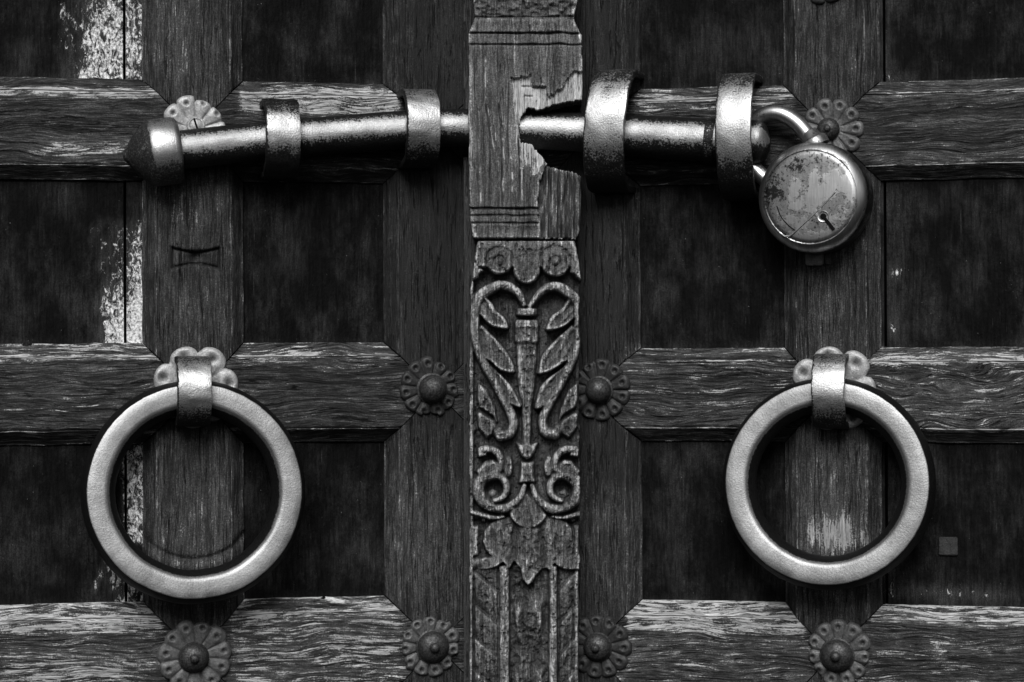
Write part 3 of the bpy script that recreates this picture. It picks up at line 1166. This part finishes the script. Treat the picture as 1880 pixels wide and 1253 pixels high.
# tapered socket where the shackle enters the body
u, z = dl('R', 1489, 262, 82)
u2, z2 = dl('R', 1478, 243, 82)
axs = np.array([u2 - u, 0, z2 - z])
oriented_lathe('shackle_socket', [(0, -10), (25, -10), (25, 3), (23.5, 5.5), (18, 9), (15.5, 20), (13, 22)], (u - lu, 2, z - lz), axs, M_LOCK, lock,
               lambda a, r, h: np.full(a.shape, 0.62), 32)
# small catch under the padlock, fixed to the stile
cu, cz = dl('R', 1500, 473, F + 6)
box('catch_plate', (cu - 20, -(F + 13), cz - 14), (cu + 12, -(F - 2), cz + 16), M_PETAL_M, right_door, 2.0)
cu, cz = dl('R', 1521, 473, F + 3)
box('catch_plate', (cu - 6, -(F + 7), cz - 12), (cu + 6, -(F - 2), cz + 16), M_STUD, right_door, 1.5, {'polish_glint': 0.2})
# square patches on the lower panels
for (sd_, a, b, h_, mt) in (('R', 1741, 1003, 16, M_PETAL_D),):
    cu, cz = dl(sd_, a, b, 4)
    box('square_patch', (cu - h_, -5.5, cz - h_), (cu + h_, 0, cz + h_), mt, right_door if sd_ == 'R' else left_door, 1.4, {'wear': 0.3})

# ------------------------------------------------------------------ carved post
PD = 158.0
kpost = (D - PD) / D


def post_height():
    st = 1.15
    xs = np.arange(842, 1080, st)
    ys = np.arange(-150, 1420, st)
    X, Y = np.meshgrid(xs, ys, indexing='ij')
    GROUND = -33.0
    H = np.zeros(X.shape)
    W = np.full(X.shape, 0.16)          # wear, plus relief shading put into the tone
    low = Y > 439
    # ---- moulded block
    wob = (fbm(X * 0 + np.sign(X - 960), Y, 1, 1 / 22, 5) - 0.5) * 5.0
    left = np.interp(Y, [-150, -20, 28, 38, 58, 64, 380, 436, 440, 452, 515, 530, 560, 1420],
                     [866, 866, 872, 870, 861, 860, 861, 868, 877, 874, 866, 862, 862, 861])
    right = np.interp(Y, [-150, -20, 28, 38, 58, 64, 240, 300, 420, 436, 440, 452, 515, 530, 560, 900, 1040, 1420],
                      [1062, 1062, 1056, 1056, 1065, 1069, 1070, 1068, 1068, 1060, 1055, 1058, 1069, 1066, 1064, 1066, 1064, 1063])
    left = left + wob
    right = right + wob
    H += (fbm(X, Y, 1 / 5, 1 / 70, 11) - 0.5) * 2.2 * ~low
    H += (fbm(X, Y, 1 / 30, 1 / 40, 12) - 0.5) * 3.0

    def line(y, w, dep):
        return -dep * (0.35 + 1.1 * fbm(X, Y * 0, 1 / 14, 1, int(y))) * np.exp(-((Y - y - (vnoise(X, Y * 0, 1 / 25, 1, 3) - 0.5) * 3) / w / (0.7 + 0.8 * vnoise(X, Y * 0, 1 / 18, 1, int(y) + 2))) ** 2)
    H += line(61, 1.6, 9) + line(82, 1.5, 6) + line(66, 5, 2)
    H += -6 * sstep(58, 34, Y) * (Y < 60)
    H += line(31, 2.5, 8)
    # carved top above the cornice
    H += np.where(Y < 30, (fbm(X, Y, 1 / 18, 1 / 14, 21) - 0.6) * 22 - 6, 0)
    mold = (X < 990 + (vnoise(Y, X * 0, 1 / 12, 1, 2) - 0.5) * 8)
    H += np.where(mold, line(383, 1.6, 8) + line(396, 1.6, 4) + line(410, 1.8, 5) + line(421, 8, 3), 0)
    H += np.where((Y > 384) & mold, -3.0, 0)
    # vertical checks and splits
    for (x0, y0, x1, y1, w, dep) in [(893, 190, 905, 285, 1.3, 7), (905, 230, 908, 270, 1.2, 6), (916, 190, 922, 245, 1.6, 8), (921, 245, 921, 380, 1.2, 7),
                                     (941, 60, 944, 180, 0.9, 3), (953, 250, 954, 378, 1.5, 8), (950, 150, 954, 250, 1.3, 6), (888, 100, 890, 190, 0.9, 3),
                                     (877, 300, 879, 378, 0.9, 3), (936, 280, 938, 378, 0.9, 3)]:
        t = np.clip((Y - y0) / (y1 - y0), 0, 1)
        xx = x0 + (x1 - x0) * t + (vnoise(Y, X * 0, 1 / 22, 1, int(x0)) - 0.5) * 3.5
        g = np.exp(-((X - xx) / w) ** 2) * sstep(y0 - 4, y0 + 12, Y) * (1 - sstep(y1 - 12, y1 + 4, Y))
        H -= dep * g
        W += 0.5 * np.exp(-((X - xx - 3) / 2.0) ** 2) * sstep(y0, y0 + 12, Y) * (1 - sstep(y1 - 12, y1, Y)) * (vnoise(X, Y, 1 / 6, 1 / 12, 4) > 0.5)
    # chips around the break
    jx = (fbm(X, Y, 1 / 3, 1 / 14, 31) - 0.5) * 11
    jy = (fbm(X, Y, 1 / 3, 1 / 12, 32) - 0.5) * 14
    chipA = sdpoly(X + jx * .6, Y + jy * .6, [(939, 144), (974, 139), (977, 158), (1002, 158), (1008, 178), (1032, 160), (1046, 140), (1054, 130), (1072, 134),
                                    (1080, 200), (1000, 215), (950, 230), (945, 190)])
    H += -8.5 * sstep(0.8, -0.8, chipA)
    W += np.where(chipA < 0, 0.85, 0)
    H += np.where(chipA < 0, (fbm(X, Y, 1 / 3, 1 / 16, 33) - 0.5) * 5, 0)
    for (x0, x1, yy) in [(958, 976, 158), (962, 978, 176), (976, 1000, 160)]:
        H += -4 * np.exp(-((Y - yy - (X - x0) * 0.05) / 1.6) ** 2) * (X > x0) * (X < x1)
    chipB = sdpoly(X + jx * .5, Y + jy * .5, [(955, 260), (985, 264), (997, 290), (996, 300), (986, 322), (973, 322), (972, 300), (956, 310)])
    H += -4 * sstep(1, -1, chipB)
    W += np.where(chipB < 0, 0.75, 0)
    W += gaussxy(X, Y, 942, 240, 9, 42, 0.5)
    chipC = sdpoly(X + jx * .7, Y + jy * .7, [(1002, 303), (996, 318), (990, 340), (988, 385), (991, 425), (996, 438), (1090, 438), (1090, 300)])
    cin = sstep(1, -1, chipC)
    H += cin * (-13 + (fbm(X, Y, 1 / 6, 1 / 70, 35) - 0.5) * 30 - 4 * sstep(1030, 1066, X))
    W += np.where(chipC < 0, (vnoise(X, Y, 1 / 4, 1 / 20, 36) - 0.55) * 1.1 - 0.12, 0)
    # ---- carved part
    Rf = np.full(X.shape, GROUND)       # relief over the ground

    def raise_(sd, top, soft=3.0, slope=None):
        h = GROUND + (top - GROUND) * sstep(soft * 0.6, -soft * 0.6, sd)
        return h

    Hc = np.full(X.shape, GROUND) + (fbm(X, Y, 1 / 12, 1 / 14, 41) - 0.5) * 5

    def put(h):
        nonlocal Hc
        Hc = np.maximum(Hc, h)

    # frieze with two roundels
    side = sdpoly(X, Y, [(876, 441), (1056, 441), (1063, 470), (1070, 518), (1046, 500), (1048, 480), (870, 480), (889, 497), (880, 510), (864, 515), (868, 480)])
    fr = np.minimum(side, sdpoly(X, Y, [(876, 441), (1056, 441), (1060, 492), (872, 492)]) + 0.0)
    fr = np.minimum(fr, np.hypot(X - 917, Y - 479) - 26)
    fr = np.minimum(fr, np.hypot(X - 1020, Y - 480) - 29)
    fr = np.minimum(fr, np.hypot((X - 967) / 1.0, (Y - 494) / 1.1) - 25)
    cut = np.minimum(np.hypot(X - 893, Y - 512) - 15, np.hypot(X - 1050, Y - 513) - 9)
    fr = np.maximum(fr, -cut)
    hf = raise_(fr, -2, 4)
    dome = -3 * np.exp(-((Y - 444) / 5.0) ** 2)
    hf += np.where(fr < 0, dome, 0)
    for (cx, cy, r) in ((917, 479, 25), (1020, 480, 28)):
        rr = np.hypot(X - cx, Y - cy)
        hf += np.where(fr < 1, -4.5 * np.exp(-((rr - r) / 1.4) ** 2) - 3.5 * np.exp(-((rr - 9) / 1.3) ** 2)
                       + 4 * np.exp(-(rr / 5) ** 2) + 1.5 * np.exp(-((rr - 16) / 6) ** 2), 0)
        hf += np.where((fr < 1) & (Y > cy + 9), -4 * np.exp(-((X - cx) / 1.1) ** 2), 0)
    for k in range(5):
        hf += np.where((fr < 1) & (Y > 505), -2.5 * np.exp(-((X - 957 - k * 5) / 0.9) ** 2), 0)
    put(hf)
    # recessed eyes of the heart
    Hc -= 8 * np.exp(-(np.hypot((X - 912) / 26, (Y - 556) / 22)) ** 4) + 8 * np.exp(-(np.hypot((X - 1024) / 26, (Y - 556) / 22)) ** 4)

    def ridge(P, top=0.0, n=5, rnd=0.5):
        d = dline(X, Y, [(q[0], q[1], q[2] * 1.18) for q in P], n)
        h = GROUND + (top - GROUND) * np.clip(1 - d ** 2.6, 0, 1) ** rnd
        put(np.where(d < 1, h, -99))

    def leaf(P, tip, base, top=-2.0, lowv=-14.0):
        """lobe rising from base point to its lower rim"""
        sd = sdpoly(X, Y, [tuple(q) for q in spline(list(P) + [P[0]], 5)])
        bx, by = base
        tx, ty = tip
        t = ((X - bx) * (tx - bx) + (Y - by) * (ty - by)) / ((tx - bx) ** 2 + (ty - by) ** 2)
        rim = np.exp(-((sd + 3) / 3.2) ** 2) * 2.4
        off = ((X - bx) * (ty - by) - (Y - by) * (tx - bx)) / math.hypot(tx - bx, ty - by)
        rim = rim - 3.0 * np.exp(-(off / 3.5) ** 2) - 2.0 * np.cos((off + t * 12) / 2.4) * sstep(-2, -7, sd)
        h = lowv + (top - lowv) * np.clip(t, 0, 1) ** 0.8 + rim
        h = GROUND + (h - GROUND) * sstep(1.4, -1.4, sd)
        put(np.where(sd < 1.6, h, -99))

    leaf([(884, 596), (868, 620), (878, 652), (899, 664), (919, 681), (943, 685), (944, 674), (936, 655), (915, 627)], (935, 690), (900, 610), 1, -10)
    leaf([(1050, 596), (1066, 620), (1057, 650), (1040, 664), (1015, 680), (989, 688), (990, 675), (997, 650), (1022, 622)], (1000, 692), (1036, 610), 1, -10)
    leaf([(900, 668), (894, 690), (914, 724), (939, 744), (956, 749), (952, 734), (936, 706)], (950, 756), (915, 690), 0, -11)
    leaf([(1038, 670), (1044, 690), (1022, 728), (1000, 747), (983, 752), (985, 732), (997, 704)], (990, 758), (1022, 690), 0, -11)
    leaf([(886, 540), (872, 562), (888, 587), (904, 600), (930, 605), (933, 598), (926, 583), (911, 570), (903, 556)], (925, 612), (892, 560), 2, -8)
    leaf([(1050, 540), (1066, 562), (1050, 590), (1028, 604), (1004, 607), (1005, 597), (1013, 580), (1032, 566), (1038, 556)], (1010, 614), (1050, 560), 2, -8)
    # big heart ridges
    ridge([(962, 560, 5), (953, 540, 7), (937, 528, 8.5), (919, 524, 9), (902, 530, 9.5), (884, 542, 10.5), (875, 560, 10), (872, 590, 8.5), (873, 620, 8.5), (881, 648, 9), (893, 675, 8.5),
           (909, 703, 8), (923, 730, 8), (936, 755, 8.5), (943, 778, 8.5), (936, 796, 9), (920, 801, 10)], 1)
    ridge([(973, 562, 5), (991, 539, 7), (1008, 528, 8.5), (1025, 527, 9), (1043, 537, 10), (1057, 552, 10), (1062, 575, 9), (1062, 620, 8), (1055, 648, 8.5), (1043, 677, 8.5),
           (1028, 707, 8), (1014, 732, 8), (1001, 756, 8), (996, 776, 8), (1002, 794, 9), (1018, 798, 10)], 1)
    for (cx, cy, r) in ((915, 795, 12), (1024, 792, 12)):
        rr = np.hypot(X - cx, Y - cy)
        put(np.where(rr < r, GROUND + 22 * np.clip(1 - (rr / r) ** 3, 0, 1) ** 0.5 - 3 * np.exp(-((rr - 8) / 1.3) ** 2), -99))
    # leaf sprigs behind, left and right
    for sgn, cx in ((1, 0), (-1, 1938)):
        fx = lambda x: x if sgn == 1 else cx - x
        Pl = [(fx(878), 704), (fx(876), 730), (fx(880), 748), (fx(905), 765), (fx(912), 778), (fx(908), 748), (fx(893), 716)]
        sd = sdpoly(X, Y, Pl)
        put(raise_(sd, -12 if sgn == 1 else -14, 5) - 2.5 * np.exp(-((X - fx(878) - sgn * (Y - 704) * 0.42) / 1.2) ** 2))
        sd = sdpoly(X, Y, [(fx(876), 760), (fx(882), 758), (fx(906), 772), (fx(912), 785), (fx(903), 800), (fx(893), 806), (fx(878), 786)])
        put(raise_(sd, -13 if sgn == 1 else -15, 5))
        rr = np.hypot(X - fx(866), Y - 788)
        put(np.where(rr < 9, GROUND + 16 * np.clip(1 - (rr / 9) ** 2, 0, 1) ** 0.5, -99))
    # stem: two knops and a tapering shaft
    cxs = 967
    hw = np.interp(Y, [566, 569, 578, 580, 581, 586, 587, 592, 627, 629, 632, 640, 690, 735, 748, 800, 812], [18, 20, 20, 19, 0, 0, 20, 23, 23, 22, 19, 20, 18, 13, 10, 8.5, 8])
    dd = np.abs(X - cxs) / np.maximum(hw, 0.1)
    topv = np.interp(Y, [560, 570, 580, 588, 600, 606, 625, 632, 720, 812], [3, 6, 4, -4, 5, 1, 5, -1, -2, -7])
    stem = GROUND + (topv - GROUND) * np.clip(1 - dd ** 2.8, 0, 1) ** 0.5
    ok = (dd < 1) & (Y > 566) & (Y < 814) & (hw > 2)
    stem += np.where((Y > 590) & (Y < 626), 2.5 * np.cos((X - cxs) / 4.5) - 3 * np.exp(-(np.hypot((np.abs(X - cxs) - 7) / 4, (Y - 603) / 2.5)) ** 2), 0)
    stem += np.where(Y > 632, 0.6 * np.cos(Y / 2.2), 0)
    put(np.where(ok, stem, -99))
    # cup and knuckle under the stem
    sd = sdpoly(X, Y, [(949, 813), (958, 817), (967, 812), (977, 817), (987, 813), (983, 828), (976, 841), (968, 846), (959, 840), (952, 828)])
    put(raise_(sd, -1, 4) + np.where(sd < 0, (vnoise(X, Y, 1 / 6, 1 / 6, 7) - 0.5) * 5, 0))
    sd = sdpoly(X, Y, [(957, 849), (980, 849), (980, 872), (983, 888), (954, 888), (956, 872)])
    put(raise_(sd, -4, 6) + np.where(sd < 0, (vnoise(X, Y, 1 / 7, 1 / 7, 9) - 0.5) * 6, 0))
    # S scrolls
    for sgn in (1, -1):
        fx = (lambda x: x) if sgn == 1 else (lambda x: 1940 - x)
        L = lambda Pq: [(fx(a), b, c) for a, b, c in Pq]
        sd = sdpoly(X, Y, [(fx(874), 866), (fx(890), 848), (fx(905), 845), (fx(921), 856), (fx(918), 874), (fx(900), 880), (fx(884), 888)])
        put(raise_(sd, -5, 6))
        ridge(L([(963, 893, 4), (958, 909, 6), (946, 925, 8), (928, 935, 9), (907, 934, 9), (889, 924, 10), (879, 908, 11), (879, 892, 11), (888, 879, 11), (905, 873, 9), (920, 877, 7.5),
                 (929, 890, 6.5), (929, 905, 6), (920, 916, 5.5), (909, 920, 5)]), 1)
        ridge(L([(905, 872, 8), (918, 862, 7), (920, 846, 7), (912, 832, 7), (899, 826, 7), (884, 827, 7)]), -1)
        rr = np.hypot(X - fx(904), Y - 910)
        put(np.where(rr < 12, GROUND + 18 * np.clip(1 - (rr / 12) ** 2, 0, 1) ** 0.6, -99))
        sd = sdpoly(X, Y, [(fx(876), 826), (fx(893), 824), (fx(894), 838), (fx(878), 841)])
        put(raise_(sd, -3, 3))
        sd = np.maximum(np.hypot((X - fx(932)) / 9, (Y - 858) / 20) * 9 - 9, -(np.hypot(X - fx(914), Y - 848) - 14))
        put(raise_(sd, -6, 4))
        for (bx, by, br) in ((874, 950, 7.5), (888, 954, 7.5)):
            rr = np.hypot(X - fx(bx), Y - by)
            put(np.where(rr < br, GROUND + 17 * np.clip(1 - (rr / br) ** 2, 0, 1) ** 0.5, -99))
        ridge(L([(864, 942, 4), (880, 946, 5), (905, 952, 5), (925, 950, 3)]), -7)
    # drapery of three broad leaves
    drape = sdpoly(X, Y, [(944, 948), (922, 954), (901, 961), (889, 976), (886, 996), (892, 1013), (902, 1024), (890, 1024), (880, 1028), (880, 1048), (896, 1047), (912, 1042), (924, 1034),
                          (929, 1040), (935, 1047), (940, 1040), (945, 1033), (955, 1046), (960, 1066), (969, 1077), (978, 1070), (984, 1060), (994, 1048), (1004, 1046), (1010, 1050),
                          (1014, 1044), (1018, 1036), (1030, 1045), (1045, 1048), (1070, 1048), (1070, 1021), (1052, 1020), (1054, 1000), (1052, 975), (1040, 958), (1010, 950), (996, 946)])
    lob = 5.0 * np.exp(-((X - 918) / 17) ** 2) + 5.0 * np.exp(-((X - 1024) / 18) ** 2) + 7 * np.exp(-((X - 969) / 15) ** 2)
    lob -= 5 * np.exp(-((X - 943 + (Y - 1000) * 0.1) / 6) ** 2) + 5 * np.exp(-((X - 997 - (Y - 1000) * 0.08) / 6) ** 2)
    lob += 4 * sstep(1010, 1045, Y) - 6 * sstep(975, 948, Y) + (fbm(X, Y, 1 / 9, 1 / 14, 51) - 0.5) * 5
    hd = -12 + lob * 1.7
    hd = GROUND + (hd - GROUND) * sstep(1.8, -1.8, drape)
    put(np.where(drape < 2, hd, -99))
    rr = np.hypot((X - 877) / 1.3, Y - 1037)
    put(np.where(rr < 13, GROUND + 22 * np.clip(1 - (rr / 13) ** 2, 0, 1) ** 0.5, -99))
    # side slips beside the drapery
    for cx in (873, 1059):
        sd = np.maximum(np.abs(X - cx) - 5, np.abs(Y - 995) - 28)
        put(raise_(sd, -13, 5))
    # little shell over it
    fan = np.maximum(np.hypot(X - 970, Y - 935) - 36, -(Y - 905 - np.abs(X - 968) * 1.15))
    hfan = -9 + 9 * np.clip((Y - 915) / 50, 0, 1) + 0.9 * np.cos(np.arctan2(X - 969, Y - 895) * 36)
    put(np.where(fan < 1, GROUND + (hfan - GROUND) * sstep(1.5, -1.5, fan), -99))
    # pilaster below
    PB = Y > 1040
    e = -13.0
    strip = lambda c, w, t: GROUND + (t - GROUND) * np.clip(1 - (np.abs(X - c) / w) ** 4, 0, 1) ** 0.5
    base = np.full(X.shape, -27.0)
    base = np.maximum(base, strip(925.5, 11, 0))
    base = np.maximum(base, strip(1016, 8.5, -1))
    base = np.maximum(base, strip(864, 4.5, -10))
    base = np.maximum(base, strip(1059, 4.5, -13))
    # feathered leaves on the left and right fields
    for (xa, xb, sg, tp) in ((871, 914, 1, -9), (1026, 1055, -1, -14)):
        tt = (X - xa) / (xb - xa)
        if sg < 0:
            tt = 1 - tt
        ph = (Y - 1113 - 36 * np.clip(tt, 0, 1) ** 1.1) / 60.5
        fr_ = ph - np.floor(ph)
        h = tp - 9 * fr_ + 3.0 * np.sin(fr_ * PI) - 5.5 * np.exp(-((fr_ - 0.0) * 60 / 1.6) ** 2) - 4.5 * np.exp(-((fr_ - 1.0) * 60 / 1.6) ** 2)
        h -= 3 * np.exp(-((tt - 0.04 - 0.05 * np.sin(fr_ * 9)) / 0.05) ** 2)
        vein = np.exp(-(((fr_ - 0.45) * 60 + 0) / 1.4) ** 2) * 1.6 * (tt > 0.3)
        h -= vein
        h = h + 2.5 * np.sin(tt * PI)
        base = np.where((tt > 0) & (tt < 1), np.maximum(base - 1, h), base)
    # middle field: overlapping husks
    xc = (X - 970)
    p2 = (Y - 1085) / 118.0
    f2 = p2 - np.floor(p2)
    husk = 8 * np.exp(-(xc / (6 + 14 * np.sin(np.clip(f2, 0, 1) * PI))) ** 2) * (0.4 + 0.6 * np.cos((f2 - 0.3) * 5))
    husk += 5 * np.exp(-((np.abs(xc) - 10 - 22 * f2) / 5.5) ** 2) * np.sin(np.clip(f2 * 1.2, 0, 1) * PI)
    husk += 5 * np.exp(-((np.abs(xc) - 30 + 20 * f2) / 5.5) ** 2) * np.sin(np.clip(f2, 0, 1) * PI)
    husk += (fbm(X, Y, 1 / 12, 1 / 12, 61) - 0.5) * 7
    mid = np.abs(X - 971) < 36
    base = np.where(mid, np.maximum(-27 + husk * 1.7, base - 3), base)
    base = base + (fbm(X, Y, 1 / 5, 1 / 40, 62) - 0.5) * 2.2
    Hc = np.where(PB, np.maximum(Hc, np.where(Y > 1040 + 0 * X, base, -99)), Hc)
    # border fillets either side of the carving
    Hc = np.maximum(Hc, np.where((X < 869) & (Y < 1040), -15 + 0 * X, -99))
    for _ in range(3):
        q = np.pad(Hc, 1, 'edge')
        Hc = (q[:-2, 1:-1] + q[2:, 1:-1] + q[1:-1, :-2] + q[1:-1, 2:] + 2 * q[1:-1, 1:-1]) / 6
    # flat chisel facets
    fa = np.floor(fbm(X, Y, 1 / 16, 1 / 20, 75) * 9) / 9
    Hc += (fa - 0.5) * 6
    Hc += (fbm(X, Y, 1 / 4, 1 / 6, 71) - 0.5) * 3.0 + (fbm(X, Y, 1 / 10, 1 / 10, 72) - 0.5) * 3.5
    ch = fbm(X, Y, 1 / 7, 1 / 11, 73)
    Hc -= 3.0 * sstep(0.66, 0.72, ch)
    H = np.where(low, Hc, H)
    H += -8 * np.exp(-((Y - 439) / 1.8) ** 2)
    # ---- outline
    inside = np.minimum(X - left, right - X)
    # broken right-hand side
    H = H - 5.0 * np.clip(1 - inside / 3.5, 0, 1) ** 2
    stepL = (X > 850) & (X <= left)
    H = np.where(inside < 0, -150.0, H)
    H = np.where(stepL, -62 + (fbm(X, Y, 1 / 6, 1 / 60, 81) - 0.5) * 3, H)
    # the hole torn out around the bolt, and the slot on the left side
    hole = sdpoly(X + jx * 0.5, Y + jy * 0.5, [(954, 222), (963, 206), (969, 198), (993, 201), (1008, 194), (1035, 188), (1090, 178), (1090, 330), (1064, 321), (1041, 312),
                                    (1006, 305), (997, 290), (986, 279), (978, 265), (966, 262), (956, 262), (954, 240)])
    H = np.where(hole < 0, -150.0, H)
    H = np.where((X < left) & (X > 849) & (Y > 196) & (Y < 284), -150.0, H)
    # painted relief shading by height, then edge wear: bare wood on proud spots
    W += np.where(low, 0.13 * np.clip((H + 13) / 14, -1, 1) - 0.02, 0.06)  # low ground darker, high relief lighter: shading put into the wear tone
    W = np.where(stepL, -0.9, W)  # side step darkened: the shade beside the post put into its colour
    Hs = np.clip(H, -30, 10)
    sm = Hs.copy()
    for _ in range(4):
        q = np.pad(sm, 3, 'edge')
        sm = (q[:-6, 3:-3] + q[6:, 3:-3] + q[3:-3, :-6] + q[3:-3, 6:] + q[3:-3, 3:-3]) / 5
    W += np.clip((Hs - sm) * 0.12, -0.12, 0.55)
    return X, Y, H, W


def gaussxy(X, Y, cx, cy, sx, sy, a):
    return a * np.exp(-((X - cx) / sx) ** 2 - ((Y - cy) / sy) ** 2)


X, Y, H, W = post_height()
post = thing('carved_post', 'upright carved timber post with scrollwork and a splintered hole where the bolt passes', 'post',
             loc=wpt(960, 626.5, PD))
px0 = Vector(post.location) / S
VX = (X - 960) * kpost
VZ = (CY - Y) * kpost
nu, nv = X.shape
Vp = np.stack([VX.ravel(), -H.ravel(), VZ.ravel()], -1)
fcs = gridfaces(nu, nv, flip=True)
# leave out what lies at the very back: open hole and outside the outline
Hf = H.ravel()
deep = (Hf[fcs] < -149).all(1)
fcs = fcs[~deep]
used = np.zeros(len(Vp), bool)
used[fcs.ravel()] = True
remap = np.cumsum(used) - 1
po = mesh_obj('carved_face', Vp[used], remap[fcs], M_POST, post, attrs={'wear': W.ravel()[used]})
po.parent = post
